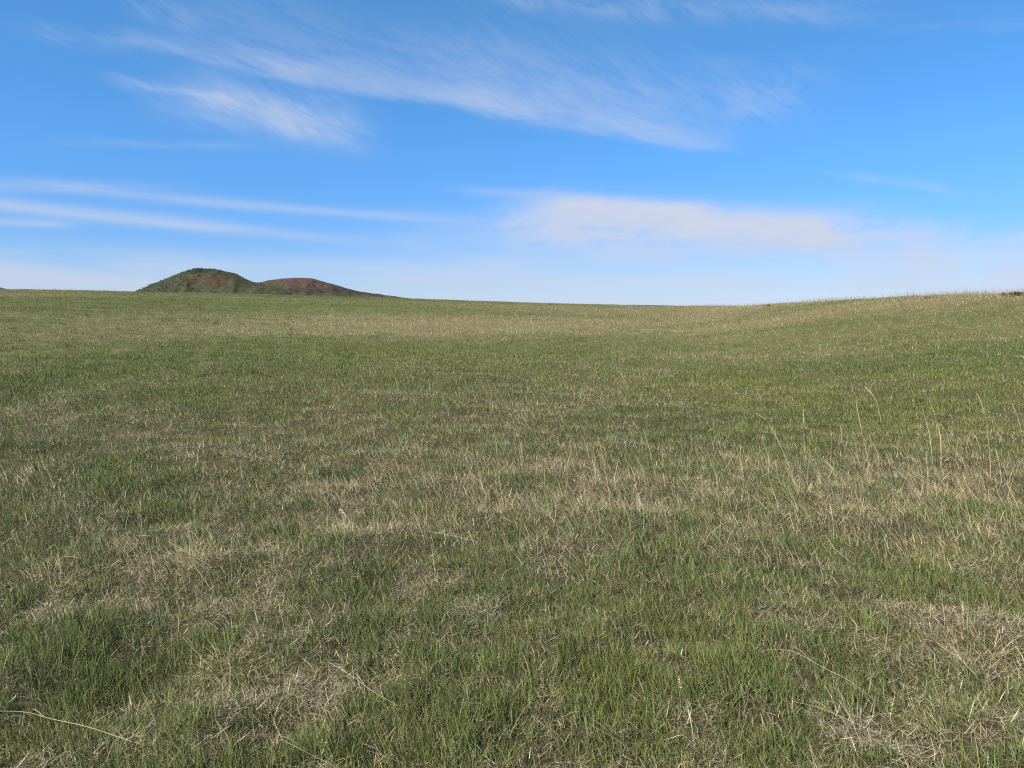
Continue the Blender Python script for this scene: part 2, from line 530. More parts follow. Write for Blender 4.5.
def leaf_strip(path, w):
    V, Fc = [], []
    path = np.array(path); k = len(path)
    for q in range(k):
        d = path[min(q + 1, k - 1)] - path[max(q - 1, 0)]
        s = np.cross(d, [0.1, 0.25, 1]); s /= np.linalg.norm(s) + 1e-9
        t = q / (k - 1)
        ww = w * (0.5 + 1.6 * t) * (1 - t) + w * .04
        V += [path[q] - s * ww, path[q] + s * ww + np.array([0, 0, ww * .3])]
    for q in range(k - 1):
        Fc.append((2 * q, 2 * q + 1, 2 * q + 3, 2 * q + 2))
    return V, Fc


GOLD, PALE, GREY, PINK = (.50, .41, .22), (.56, .50, .33), (.40, .36, .28), (.44, .33, .22)
G_STAND, G_FALL = 'tall dry stalks standing above the right-hand grass', 'dry stalks fallen across the near grass'


def standing_stalk(pts, label, tint=GOLD, rad=1.7, head=.33, nseed=26, leaves=1, group=G_STAND, cat='grass stalk'):
    """pts: foot to tip, as seen; the foot stands on the ground and the stem rises in the plane facing the viewer."""
    foot = ground_hit(*pts[0])
    P = [foot + np.array([0, 0, -.02])]
    for (X, Y) in pts[1:]:
        d = ray(X, Y)
        yy = foot[1] + 0.10 * (pts[0][1] - Y) / 60.0 * random.uniform(-1, 1)
        P.append(np.array([0, 0, EYE]) + d * (yy / d[1]))
    path = smooth_path(P, 22)
    root = tag(empty('grass_stalk', foot), label, cat, group)
    sc = rad * .00118 * max(1.0, foot[1] / 6)
    k = int(len(path) * (1 - head))
    V, Fc = tube(path, np.linspace(1.15, .45, len(path)) * sc, 5)
    simple_mesh('stem', V, Fc, M_STRAW, tint, root, foot)
    if nseed:
        nseed = max(nseed, int(np.linalg.norm(path[-1] - path[k]) / .006))
        V, Fc = seed_head(path[k:], nseed, .020 * rad / 1.7, .0026 * rad / 1.7 * max(1, foot[1] / 6))
        simple_mesh('seed_head', V, Fc, M_STRAW, np.array(tint) * 1.08, root, foot)
    for q in range(leaves):
        b = path[int(len(path) * (.12 + .2 * q))]
        sgn = -1 if random.random() < .7 else 1
        L = random.uniform(.10, .18)
        lp = [b + np.array([sgn * L * t * (.45 + .5 * t), random.uniform(-.02, .02) * t, L * (t * .9 - t * t * .75)]) for t in np.linspace(0, 1, 8)]
        V, Fc = leaf_strip(lp, .0028)
        simple_mesh('leaf', V, Fc, M_STRAW, np.array(tint) * .9, root, foot)
    return root


def fallen_stalk(pts, label, tint=PALE, rad=1.7, lifts=None, nseed=0, group=G_FALL, sheath=True):
    """pts: tip to butt, lying over the grass at a few centimetres."""
    lifts = lifts or [.06] * len(pts)
    P = [ground_hit(X, Y, l) for (X, Y), l in zip(pts, lifts)]
    path = smooth_path(P, 24)
    foot = np.array(P[-1])
    root = tag(empty('fallen_stalk', foot), label, 'grass stalk', group)
    sc = rad * .00054 * max(1.0, foot[1] / 6)
    tint = np.array(tint) * .74
    V, Fc = tube(path, np.linspace(.7, 1.15, len(path)) * sc, 5)
    simple_mesh('stem', V, Fc, M_STRAW, tint, root, foot)
    if nseed:
        V, Fc = seed_head(path[:8][::-1], nseed, .018, .0022)
        simple_mesh('seed_head', V, Fc, M_STRAW, np.array(tint) * 1.05, root, foot)
    if sheath:
        k = int(len(path) * random.uniform(.45, .6))
        b = path[k]; d = path[k] - path[k + 2]; d /= np.linalg.norm(d)
        lp = [b + d * .13 * t + np.array([0, 0, .03 * t * (1 - t) * 3 - .02 * t]) + np.cross(d, [0, 0, 1]) * .035 * t * t for t in np.linspace(0, 1, 8)]
        V, Fc = leaf_strip(lp, .0026)
        simple_mesh('leaf', V, Fc, M_STRAW, np.array(tint) * .92, root, foot)
    return root


standing_stalk([(798, 489), (789, 466), (779, 443), (769, 424), (757, 414)], 'thick golden stalk bowing far over to the left, apart from the other tall ones', GOLD, 2.4, .2, 14)
standing_stalk([(806, 461), (804, 440), (804, 425), (803, 409)], 'thin pale upright stalk just right of the thick bowing golden stalk', PALE, 1.2, .3, 12)
standing_stalk([(870, 470), (866, 450), (861, 428), (856, 402)], 'slim stalk leaning slightly left, midway between the bowing stalk and the tallest one', GOLD, 1.4, .35, 22, 2)
standing_stalk([(882, 424), (877, 403), (871, 393), (865, 387)], 'short stalk with a bent pale tip in the green hollow up the slope', PALE, 1.6, .5, 14, 0)
standing_stalk([(941, 469), (941, 445), (938, 425), (932, 406), (923, 391)], 'tallest golden stalk with a heavy nodding seed head, right side of the field', GOLD, 2.3, .38, 34)
standing_stalk([(933, 466), (931, 446), (928, 428), (922, 407)], 'stalk close against the left of the tallest golden one', PALE, 1.5, .35, 20)
standing_stalk([(928, 499), (928, 480), (927, 466), (927, 452)], 'straight vertical pale stalk in front of the tallest golden one', PALE, 1.5, .3, 12)
standing_stalk([(991, 480), (990, 458), (987, 428), (983, 408), (978, 395)], 'nodding golden stalk near the edge, second tallest in the field', GOLD, 1.8, .35, 26, 2)
standing_stalk([(1002, 483), (1000, 468), (996, 450)], 'short stiff stalk leaning against the foot of the second tallest', PALE, 1.5, .3, 10)
standing_stalk([(871, 508), (867, 482), (863, 452)], 'long faint stalk rising out of straw below the slim leaning one', GREY, 1.3, .25, 10)
standing_stalk([(849, 488), (838, 474), (826, 462)], 'stout pale stalk tilted strongly left out of the straw', PALE, 1.9, .3, 10)
standing_stalk([(796, 521), (794, 505), (789, 490)], 'small tan stalk in straw below the bowing golden stalk', PINK, 1.6, .3, 10)
standing_stalk([(950, 445), (946, 432), (940, 424)], 'small golden stalk with drooping leaf behind the tallest one', GOLD, 1.4, .35, 12)
standing_stalk([(1022, 430), (1017, 415), (1012, 404)], 'slim arched stalk cut by the right edge of the photo', PALE, 1.4, .35, 12)
standing_stalk([(834, 542), (833, 522), (830, 504)], 'upright hair-thin stalk alone above the lower straw patch', PALE, 1.3, .3, 10)
standing_stalk([(629, 388), (622, 376), (617, 369)], 'far pale stalk leaning left on the middle of the slope', PALE, 1.2, .3, 8, 0)
standing_stalk([(565, 428), (560, 412), (556, 402)], 'far tan stalk in the pale patch on the middle slope', PINK, 1.2, .3, 8, 0)
standing_stalk([(147, 443), (146, 430), (147, 419)], 'lone thin stalk standing in the grey thatch on the left slope', PINK, 1.1, .3, 8, 0)
standing_stalk([(56, 490), (50, 477), (42, 462)], 'bent pale stalk by the dark hollow on the left slope', PALE, 1.5, .3, 10)
standing_stalk([(352, 530), (349, 519), (341, 510)], 'bright bent stalk over the pale tussock near the middle', PALE, 2.0, .3, 10)
standing_stalk([(696, 752), (692, 728), (688, 708), (682, 690), (679, 678)], 'upright two-tone stalk low in the grass, near the bottom edge', PALE, 1.4, .25, 12, 1)

fallen_stalk([(-12, 711), (25, 712), (52, 719), (88, 727), (142, 745)], 'long pale stalk lying bent across the bottom left corner', PALE, 1.9, [.10, .10, .09, .08, .02])
fallen_stalk([(183, 637), (196, 652), (213, 669)], 'short stiff yellow stalk poking from the dark tuft lower left', GOLD, 1.7, [.13, .09, .02])
fallen_stalk([(329, 662), (352, 676), (374, 692), (400, 707)], 'straight pale stalk slanting down beside the grey thatch, lower middle', PALE, 1.6, [.10, .10, .08, .03], 10)
fallen_stalk([(281, 739), (298, 748), (318, 758), (345, 772)], 'pale stalk sloping out of the picture below, left of centre', PALE, 1.4, [.09, .09, .06, .03])
fallen_stalk([(366, 750), (384, 756), (405, 764)], 'short split stalk flat on the grass at the bottom, near the centre', GOLD, 1.7, [.05, .05, .03])
fallen_stalk([(590, 725), (606, 733), (628, 748), (648, 766)], 'greenish thin stalk slanting through the lush grass at the bottom', (.30, .32, .15), 1.3, [.11, .10, .08, .03])
fallen_stalk([(766, 650), (786, 650), (801, 655), (824, 668), (848, 680), (877, 702)], 'longest arching pale stalk across the lush green patch, lower right', PALE, 1.7, [.13, .14, .14, .13, .10, .03])
fallen_stalk([(792, 701), (820, 708), (844, 718), (884, 736)], 'pale stalk below the longest arching one, tip hidden in thatch', PALE, 1.5, [.10, .10, .09, .03])
fallen_stalk([(938, 645), (956, 656), (975, 674), (982, 684)], 'tan stalk slanting above the grey thatch, far lower right', PALE, 1.4, [.11, .10, .07, .03])
fallen_stalk([(169, 542), (190, 554), (214, 568)], 'straight golden stalk slanting down through straw on the left', GOLD, 2.1, [.16, .11, .03], 10)
fallen_stalk([(19, 546), (30, 560), (42, 573)], 'yellow stalk slanting into the pale tussock at the left edge', GOLD, 1.8, [.17, .11, .03])
fallen_stalk([(427, 531), (449, 535), (471, 540), (496, 548)], 'long bent stalk lying almost flat, in the middle of the field', PALE, 2.0, [.10, .12, .10, .03])
fallen_stalk([(829, 544), (841, 554), (856, 566)], 'dark based stalk slanting down in the green patch, right of centre', PALE, 1.8, [.12, .08, .02])
fallen_stalk([(563, 545), (574, 556), (588, 567)], 'slender pale stalk lying over the matted straw right of centre', PALE, 1.7, [.12, .09, .03])
fallen_stalk([(586, 554), (600, 556), (616, 554)], 'short stalk lying level across the matted straw right of centre', PALE, 1.7, [.06, .08, .05], 0, G_FALL, False)
fallen_stalk([(64, 556), (75, 557), (86, 560)], 'pale flat leaf-like stalk lying level in straw, upper left', PALE, 2.3, [.10, .12, .08], 0, G_FALL, False)
fallen_stalk([(137, 535), (148, 536), (156, 539)], 'short thick pale stalk lying level in the left straw', PALE, 2.2, [.10, .12, .08], 0, G_FALL, False)


# tussocks: a clump of curved blades one could lift out as a whole
def tussock(X, Y, size, label, tint, nb=170, spread=1.0, name='dry_tussock', cat='tussock', group='clumps of dead grass', mat=None, drop=1.0, hh=(.07, .20), aim=None):
    c = ground_hit(X, Y)
    n = nb
    rr = np.sqrt(rng.random(n)) * size * .5; aa = rand(n, 0, 2 * np.pi)
    bx, by = c[0] + rr * np.cos(aa) * spread, c[1] + rr * np.sin(aa)
    b = np.stack([bx, by, terrain(bx, by) - .005], -1)
    h = rand(n, *hh) * .8; ld = np.where(rng.random(n) < .5, aa, WIND + rng.normal(0, .7, n))
    a0 = np.abs(rng.normal(.6, .35, n)) * drop; a1 = np.clip(np.abs(rng.normal(1.0, .55, n)) * drop, 0, 2.0)
    t = jitter_tint(np.tile(np.array(tint), (n, 1)), n, .22, .03)
    V, C, lp, tt = blades(b - c, h, rand(n, .0014, .0028) * max(1, c[1] / 5) ** .6, ld, a0, a1, rand(n, 0, np.pi), t, t * 1.05, 4)
    o = build_mesh(name, V, lp, np.concatenate([[0], np.cumsum(tt)[:-1]]), tt, mat or M_STRAW, C)
    o.location = c
    return tag(o, label, cat, group)


T_ST, T_GR = (.40, .32, .18), (.37, .31, .20)
tussock(346, 534, .34, 'pale straw tussock spraying up beneath the bright bent stalk', (.46, .38, .23), 220)
tussock(52, 578, .36, 'tan tussock with a dark hollow at its right, left edge of field', T_ST, 260)
tussock(158, 622, .26, 'low arched tussock like a small nest, lower left', T_GR, 200, drop=1.4)
tussock(190, 560, .40, 'golden tussock around the straight slanting stalk, left', (.42, .35, .18), 260)
tussock(225, 668, .22, 'yellowish tuft at the foot of the short stiff yellow stalk', (.36, .34, .14), 150, drop=1.3)
tussock(545, 700, .26, 'brown crumpled tussock in a gap of the lush grass, bottom centre', (.33, .26, .17), 220, drop=1.5)
tussock(858, 738, .30, 'pale grey crumpled tussock at the bottom right', (.42, .36, .26), 360, drop=1.6)
tussock(800, 496, .5, 'broad straw tussock about the foot of the bowing golden stalk', T_ST, 300)
tussock(940, 500, .45, 'loose straw tussock below the tallest golden stalk', T_ST, 260)
tussock(962, 568, .22, 'whitish crumpled leaf clump lying in green grass, right', (.52, .47, .37), 130, drop=1.6, hh=(.06, .15))
tussock(480, 612, .28, 'pale matted tussock low in the middle of the field', (.44, .38, .29), 240, drop=1.6)
tussock(980, 655, .30, 'tan tussock under the slanting stalk, far lower right', T_ST, 220, drop=1.2)
tussock(372, 680, .26, 'grey thatched tussock right of lower centre-left stalk', T_GR, 220, drop=1.5)


# leafy plants
def forb(X, Y, wid, hei, label, tint, nleaf=260, name='leafy_plant', cat='plant', leaf=.022, stems=9, stem_tint=(.10, .09, .05), group=None):
    c = ground_hit(X, Y)
    root = tag(empty(name, c), label, cat, group)
    SV, SF, LV, LF, LC = [], [], [], [], []
    for s in range(stems):
        a = random.uniform(0, 2 * math.pi); rad = wid / 2 * math.sqrt(random.random())
        foot = np.array([rad * .35 * math.cos(a), rad * .35 * math.sin(a), -.01])
        top = np.array([rad * math.cos(a), rad * math.sin(a), hei * random.uniform(.65, 1.0) * (1 - .35 * (rad / (wid / 2)) ** 2)])
        mid = (foot + top) / 2 + np.array([random.uniform(-.1, .1) * wid, random.uniform(-.1, .1) * wid, .08 * hei])
        path = smooth_path([foot, mid, top], 9)
        V, Fc = tube(path, np.linspace(1, .45, 9) * .012 * hei ** .5 * .5, 4)
        o = len(SV); SV += list(V); SF += [tuple(o + q for q in fc) for fc in Fc]
        for k in range(nleaf // stems):
            t = random.uniform(.15, 1) ** .8
            p = path[min(int(t * 8), 8)] + np.array([random.gauss(0, wid * .07), random.gauss(0, wid * .07), random.gauss(0, hei * .05)])
            d = np.array([random.gauss(0, 1), random.gauss(0, 1), random.gauss(.5, .7)]); d /= np.linalg.norm(d)
            sd = np.cross(d, [random.gauss(0, 1), random.gauss(0, 1), random.gauss(0, 1)]); sd /= np.linalg.norm(sd) + 1e-9
            L = leaf * random.uniform(.6, 1.3); ww = L * random.uniform(.2, .32)
            o = len(LV)
            LV += [p, p + d * L * .5 + sd * ww, p + d * L, p + d * L * .5 - sd * ww]
            LF.append((o, o + 1, o + 2, o + 3))
            cc = np.array(tint) * math.exp(random.gauss(0, .22)); LC += [cc] * 4
    simple_mesh('stem', SV, SF, M_LEAF, stem_tint, root)
    simple_mesh('foliage', LV, LF, M_LEAF, np.array(LC), root)
    return root


forb(641, 560, .10, .10, 'small dark sprig beside the matted straw right of centre', (.060, .085, .032), 90, leaf=.018, stems=7)
forb(163, 633, .05, .03, 'tiny dark leaf cluster standing in for the shadow inside the nest-like tussock', (.04, .05, .025), 60, leaf=.015, stems=5)  # dark leaves added as the shadow in the tussock's hollow


forb(1016, 296.0, .60, .22, 'dark rounded sagebrush on the crest at the right edge', (.075, .066, .040), 1800, 'sagebrush', 'shrub', .035, 50)
forb(1003, 296.2, .30, .20, 'smaller brown sagebrush left of the dark one on the crest', (.10, .085, .052), 400, 'sagebrush', 'shrub', .03, 14)
forb(928, 298.6, .7, .14, 'low grey sagebrush lying along the crest, right', (.13, .12, .085), 420, 'sagebrush', 'shrub', .03, 16)
forb(768, 306.5, .7, .20, 'dark low bush where the right crest begins to rise', (.10, .09, .05), 420, 'sagebrush', 'shrub', .04, 14)
forb(398, 600, .12, .07, 'tiny grey-blue twiggy plant in the thatch, mid field', (.19, .195, .16), 130, 'twiggy_plant', 'plant', .015, 9, (.22, .2, .17))
tussock(342, 477, .40, 'low dark green grass clump on the middle left slope', (.042, .070, .024), 700, 1.0, 'green_tussock', 'tussock', None, M_GREEN, .8, (.08, .19))


def flower(X, Y, label):
    c = ground_hit(X, Y)
    root = tag(empty('yellow_flower', c), label, 'flower')
    h = .11
    V, Fc = tube([(0, 0, -.01), (.01, 0, h * .5), (.006, 0, h)], [.004, .003, .0025], 5)
    simple_mesh('stem', V, Fc, M_LEAF, (.08, .11, .03), root)
    V, Fc = [], []
    for k in range(9):
        a = 2 * math.pi * k / 9
        d = np.array([math.cos(a), math.sin(a), .5]); s = np.array([-math.sin(a), math.cos(a), 0])
        p = np.array([.006, 0, h]); o = len(V)
        V += [p, p + d * .018 + s * .009, p + d * .034, p + d * .018 - s * .009]; Fc.append((o, o + 1, o + 2, o + 3))
    simple_mesh('petals', V, Fc, M_LEAF, (.70, .62, .05), root)
    for sg in (-1, 1):
        V, Fc = leaf_strip([np.array([sg * .06 * t, 0, .05 + .07 * t - .05 * t * t]) for t in np.linspace(0, 1, 6)], .008)
        simple_mesh('leaf', V, Fc, M_LEAF, (.07, .11, .03), root)


flower(103.5, 396, 'single bright yellow flower on the left slope above the grey thatch')


# ------------------------------------------------------------------ far hills
def hill_material(name, stops, rust, veg, seed):
    m, nt = new_mat(name)
    N, L = nt.nodes, nt.links
    att = N.new('ShaderNodeAttribute'); att.attribute_name = 'tint'
    geo = N.new('ShaderNodeNewGeometry')
    n1 = N.new('ShaderNodeTexNoise'); n1.inputs['Scale'].default_value = .16; n1.inputs['Detail'].default_value = 7; n1.inputs['Roughness'].default_value = .7
    L.new(geo.outputs['Position'], n1.inputs['Vector'])
    rp = N.new('ShaderNodeValToRGB')
    rp.color_ramp.elements[0].position = .36; rp.color_ramp.elements[0].color = (.62, .64, .62, 1)
    rp.color_ramp.elements[1].position = .66; rp.color_ramp.elements[1].color = (1.36, 1.34, 1.30, 1)
    L.new(n1.outputs[0], rp.inputs[0])
    mx = N.new('ShaderNodeMix'); mx.data_type = 'RGBA'; mx.blend_type = 'MULTIPLY'; mx.inputs[0].default_value = 1
    L.new(att.outputs['Color'], mx.inputs[6]); L.new(rp.outputs[0], mx.inputs[7])
    bs = N.new('ShaderNodeBsdfDiffuse'); L.new(mx.outputs[2], bs.inputs[0])
    out = N.new('ShaderNodeOutputMaterial'); L.new(bs.outputs[0], out.inputs[0])
    return m


M_HILL = hill_material('hill_soil', None, None, None, 0)


def pix_profile(pts, D):
    """Skyline points of a hill at distance D, as (x, z) in metres."""
    out = []
    for X, Y in pts:
        d = ray(X, Y); t = D / d[1]
        out.append((d[0] * t, EYE + d[2] * t))
    return np.array(out)


def build_hill(name, D, depth, pts, colour, label, step=3.0, rough=1.6, base=-22):
    P = pix_profile(pts, D)
    xs = np.arange(P[0, 0], P[-1, 0] + step, step)
    ys = np.arange(-depth, depth + step * 2, step * 1.5)
    X, Yv = np.meshgrid(xs, ys, indexing='ij')
    prof = np.interp(X, P[:, 0], P[:, 1])
    ker = np.ones(7) / 7
    p1 = np.interp(xs, P[:, 0], P[:, 1]); p1 = np.convolve(np.pad(p1, 3, 'edge'), ker, 'valid'); prof = p1[:, None] * np.ones_like(X)
    tdep = np.abs(Yv + 0.12 * depth * vnoise(X, Yv, 90, 3)) / depth
    fall = np.clip(1 - tdep ** 1.7, 0, 1) ** 1.15
    Z = base + (prof - base) * fall
    gully = np.abs(fbm(X, Yv * .35, 42, 91, 3))
    Z = Z + rough * (fbm(X, Yv, 26, 93, 4) * 1.6 - gully * 6.5 * np.sin(np.pi * np.clip(tdep, 0, 1)))
    tint = colour(X, D + Yv, (prof - base) * fall + base, prof)
    nx, ny = X.shape
    co = np.stack([X, D + Yv, Z], -1).reshape(-1, 3)
    ii, jj = np.meshgrid(np.arange(nx - 1), np.arange(ny - 1), indexing='ij')
    q = np.stack([ii * ny + jj, (ii + 1) * ny + jj, (ii + 1) * ny + jj + 1, ii * ny + jj + 1], -1).reshape(-1, 4)
    o = build_mesh(name, co, q.ravel(), np.arange(len(q)) * 4, np.full(len(q), 4), M_HILL, tint.reshape(-1, 3), smooth=True)
    return tag(o, label, None, None, 'structure'), (X, D + Yv, Z)


HG, HR, HP, HD = np.array((.042, .045, .027)), np.array((.078, .045, .034)), np.array((.054, .042, .038)), np.array((.025, .028, .020))
HD1 = 1500.0


def bump2(X, Z, cx, cz, rx, rz):
    c = pix_profile([(cx, cz)], HD1)[0]; sx = rx * HD1 / F; sz = rz * HD1 / F
    return np.exp(-.5 * (((X - c[0]) / sx) ** 2 + ((Z - c[1]) / sz) ** 2))


def col_left(X, Y, Z, prof):
    n = fbm(X, Y, 30, 101, 4); n2 = fbm(X, Y, 12, 103, 3)
    c = mix(HG, HG * 1.25, np.clip(.5 + n, 0, 1))
    red = np.clip(1.0 * bump2(X, Z, 230, 281, 15, 5) + .35 * bump2(X, Z, 212, 278, 10, 4) + n2 * .55 + n * .4 - .25, 0, 1)
    c = mix(c, HR * .85, red * .75)
    dark = np.clip(1.1 * bump2(X, Z, 208, 270, 12, 2.5) + 1.0 * bump2(X, Z, 160, 284, 18, 6) + n * 1.0 + .1, 0, 1)
    return mix(c, HD, dark * .8)


def col_right(X, Y, Z, prof):
    n = fbm(X, Y, 30, 111, 4); n2 = fbm(X, Y, 12, 113, 3)
    c = mix(HP, HP * np.array((1.25, 1.05, 1.0)), np.clip(.5 + n, 0, 1))
    red = np.clip(.9 * bump2(X, Z, 300, 281, 22, 3) + n2 * .6, 0, 1)
    c = mix(c, HR * .85, red * .7)
    grn = np.clip(1.0 * bump2(X, Z, 262, 287, 14, 7) + .8 * bump2(X, Z, 365, 293, 20, 3) + n * .8 - .1, 0, 1)
    c = mix(c, HG, grn * .8)
    dark = np.clip(1.0 * bump2(X, Z, 285, 290, 40, 3) + .8 * bump2(X, Z, 345, 290, 20, 3) + n * .7 - .2, 0, 1)
    return mix(c, HD, dark * .8)


hl, gl = build_hill('hill', HD1, 170, [(95, 312), (120, 300), (135, 292.5), (147, 288), (160, 282), (170, 277.5), (182, 272.5), (192, 269.5), (203, 268.2), (214, 268.6),
                                       (226, 270.8), (238, 275), (248, 279.6), (258, 283.2), (270, 286.5), (286, 290.5), (305, 297), (325, 312)], col_left,
                    'taller rounded far hill, green with a red slope on its right shoulder', 2.5, 2.2)
hr, gr_ = build_hill('hill', HD1 + 60, 150, [(215, 312), (232, 297), (246, 287.5), (257, 283.0), (268, 280.8), (280, 279.3), (296, 278.4), (310, 278.6), (320, 280.2), (332, 283.5),
                                           (345, 287.5), (358, 290.8), (372, 293.6), (390, 295.8), (412, 298.0), (445, 301.2), (510, 312)], col_right,
                    'lower flat-topped far hill, purplish brown, right of the green one', 2.5, 1.8)
build_hill('hill', 900, 90, [(-90, 300), (-60, 290), (-35, 286), (-12, 285.8), (0, 286.8), (6, 288.6), (14, 292), (24, 300), (30, 306)], lambda X, Y, Z, p: mix(HG * 1.1, HP, np.clip(.5 + fbm(X, Y, 20, 121, 3), 0, 1)),
           'small far hill just showing at the left edge of the skyline', 2.0, .6)
build_hill('ridge', 2200, 200, [(330, 312), (370, 300), (400, 299.2), (470, 301.2), (540, 303), (620, 304.6), (700, 306), (760, 308), (800, 312)],
           lambda X, Y, Z, p: mix(HG * .9, HP * .8, np.clip(.5 + fbm(X, Y, 60, 131, 3), 0, 1)), 'long low dark ridge along the middle skyline', 6.0, .5)


# scrub on the hills: leaf-clump bushes, one object
def scrub(grid, centres, name, label):
    X, Y, Z = grid
    V, Fc, C = [], [], []
    xs, ys = X[:, 0], Y[0, :]
    for (cx, cy, s) in centres:
        i = int(np.clip(np.searchsorted(xs, cx), 0, len(xs) - 1)); j = int(np.clip(np.searchsorted(ys, cy), 0, len(ys) - 1))
        z0 = Z[i, j]
        tint = np.array((.034, .039, .023)) * math.exp(random.gauss(0, .2))
        for k in range(26):
            d = np.array([random.gauss(0, 1), random.gauss(0, 1), random.gauss(0, .8)]); d *= random.random() ** .4 / (np.linalg.norm(d) + 1e-6)
            p = np.array([cx, cy, z0 + s * .55]) + d * s * np.array([.75, .75, .6])
            a = np.array([random.gauss(0, 1) for _ in range(3)]); a /= np.linalg.norm(a)
            b = np.cross(a, [random.gauss(0, 1) for _ in range(3)]); b /= np.linalg.norm(b)
            q = s * .30; o = len(V)
            V += [p - a * q, p + b * q, p + a * q, p - b * q]; Fc.append((o, o + 1, o + 2, o + 3)); C += [tint] * 4
    o = simple_mesh(name, V, Fc, M_LEAF, np.array(C))
    return tag(o, label, None, None, 'stuff')


cs = []
X, Y, Z = gl
xw = lambda px: pix_profile([(px, 290)], HD1)[0][0]
for k in range(2200):
    px = random.choice([random.gauss(165, 16), random.gauss(205, 16), random.uniform(140, 258)])
    cy = HD1 + random.uniform(-120, 8)
    if vnoise(np.array([xw(px)]), np.array([cy]), 26, 7)[0] + random.uniform(-.25, .25) < -.02: continue
    if 218 < px < 246 and random.random() < .75: continue
    cs.append((xw(px), cy, random.choice([.5, .7, .9, 1.1, 1.4])*random.uniform(.7, 1.1)))
scrub(gl, cs, 'scrub', 'dark scrub growing over the green far hill')
cs = []
for k in range(900):
    px = random.uniform(246, 380); cy = HD1 + 60 + random.uniform(-110, 6)
    if vnoise(np.array([xw(px)]), np.array([cy]), 26, 8)[0] + random.uniform(-.25, .25) < .05: continue
    cs.append((xw(px), cy, random.uniform(.5, 1.3)))
scrub(gr_, cs, 'scrub', 'dark scrub growing over the purplish brown far hill')


# ------------------------------------------------------------------ sky and clouds (world)
SUN_AZ, SUN_EL = math.radians(-126), math.radians(43)
world = bpy.data.worlds.new('World'); scene.world = world
world.use_nodes = True
nt = world.node_tree; N, L = nt.nodes, nt.links
N.clear()
out = N.new('ShaderNodeOutputWorld'); bg = N.new('ShaderNodeBackground'); bg.inputs[1].default_value = 0.09
L.new(bg.outputs[0], out.inputs[0])
sky = N.new('ShaderNodeTexSky'); sky.sky_type = 'NISHITA'; sky.sun_disc = False
sky.sun_elevation = SUN_EL; sky.sun_rotation = SUN_AZ % (2 * math.pi)
sky.altitude = 900; sky.air_density = 1.0; sky.dust_density = 0.25; sky.ozone_density = 3.0
hsv = N.new('ShaderNodeHueSaturation'); hsv.inputs['Hue'].default_value = .4955; hsv.inputs['Saturation'].default_value = 1.25; hsv.inputs['Value'].default_value = .95
smul = N.new('ShaderNodeMix'); smul.data_type = 'RGBA'; smul.blend_type = 'MULTIPLY'; smul.inputs[0].default_value = 1
srmp = N.new('ShaderNodeValToRGB')
srmp.color_ramp.elements[0].position = 0.0; srmp.color_ramp.elements[0].color = (.50, .56, .78, 1)
srmp.color_ramp.elements[1].position = 0.42; srmp.color_ramp.elements[1].color = (1, 1, 1, 1)
for ps, cc in ((.09, (.54, .60, .82, 1)), (.2, (.76, .79, .92, 1))):
    e = srmp.color_ramp.elements.new(ps); e.color = cc
tc0 = N.new('ShaderNodeTexCoord'); sx0 = N.new('ShaderNodeSeparateXYZ'); L.new(tc0.outputs['Generated'], sx0.inputs[0]); L.new(sx0.outputs[2], srmp.inputs[0])
L.new(sky.outputs[0], smul.inputs[6]); L.new(srmp.outputs[0], smul.inputs[7])
L.new(smul.outputs[2], hsv.inputs['Color'])


def math_node(op, a, b=None, c=None, clamp=False):
    n = N.new('ShaderNodeMath'); n.operation = op; n.use_clamp = clamp
    for k, v in enumerate((a, b, c)):
        if v is None: continue
        if isinstance(v, (int, float)): n.inputs[k].default_value = v
        else: L.new(v, n.inputs[k])
    return n.outputs[0]


tc = N.new('ShaderNodeTexCoord'); sx = N.new('ShaderNodeSeparateXYZ'); L.new(tc.outputs['Generated'], sx.inputs[0])
AZn = math_node('ARCTAN2', sx.outputs[0], sx.outputs[1])
ELn = math_node('ARCSINE', sx.outputs[2])
DEG = math.degrees
azd, eld = math_node('MULTIPLY', AZn, 57.29578), math_node('MULTIPLY', ELn, 57.29578)


def combine(a, b, c=0.0):
    n = N.new('ShaderNodeCombineXYZ')
    for k, v in enumerate((a, b, c)):
        if isinstance(v, (int, float)): n.inputs[k].default_value = v
        else: L.new(v, n.inputs[k])
    return n.outputs[0]


def noise(vec, scale, detail=5, rough=.55, dist=0.0):
    n = N.new('ShaderNodeTexNoise'); n.inputs['Scale'].default_value = scale; n.inputs['Detail'].default_value = detail
    n.inputs['Roughness'].default_value = rough; n.inputs['Distortion'].default_value = dist
    L.new(vec, n.inputs['Vector'])
    return n.outputs[0]


# wisps are warped a little so that no edge is straight
wv = combine(math_node('MULTIPLY', azd, .16), math_node('MULTIPLY', eld, .45), 3.1)
wn = noise(wv, 1.0, 4, .6)
warp = math_node('MULTIPLY', math_node('SUBTRACT', wn, .5), 1.5)
eld_w = math_node('ADD', eld, warp)


def streak_noise(ang, sl, st, seed, detail=6, rough=.6, dist=.3):
    """Fibres drawn out along a direction of the sky (degrees from level)."""
    ca, sa = math.cos(ang), math.sin(ang)
    p = math_node('ADD', math_node('MULTIPLY', azd, ca), math_node('MULTIPLY', eld, sa))
    q = math_node('SUBTRACT', math_node('MULTIPLY', eld, ca), math_node('MULTIPLY', azd, sa))
    return noise(combine(math_node('MULTIPLY', p, sl), math_node('MULTIPLY', q, st), seed), 1.0, detail, rough, dist)


fib_a = streak_noise(math.radians(-12), .10, .60, 1.7, 9, .62, .4)
fib_b = streak_noise(math.radians(-28), .16, .62, 5.2, 9, .62, .7)
fib_c = streak_noise(math.radians(-3), .06, .60, 9.4, 8, .58)
puff = streak_noise(0, .75, 1.5, 22.0, 7, .62, .3)
lump = streak_noise(0, .33, .75, 14.0, 7, .6, .2)


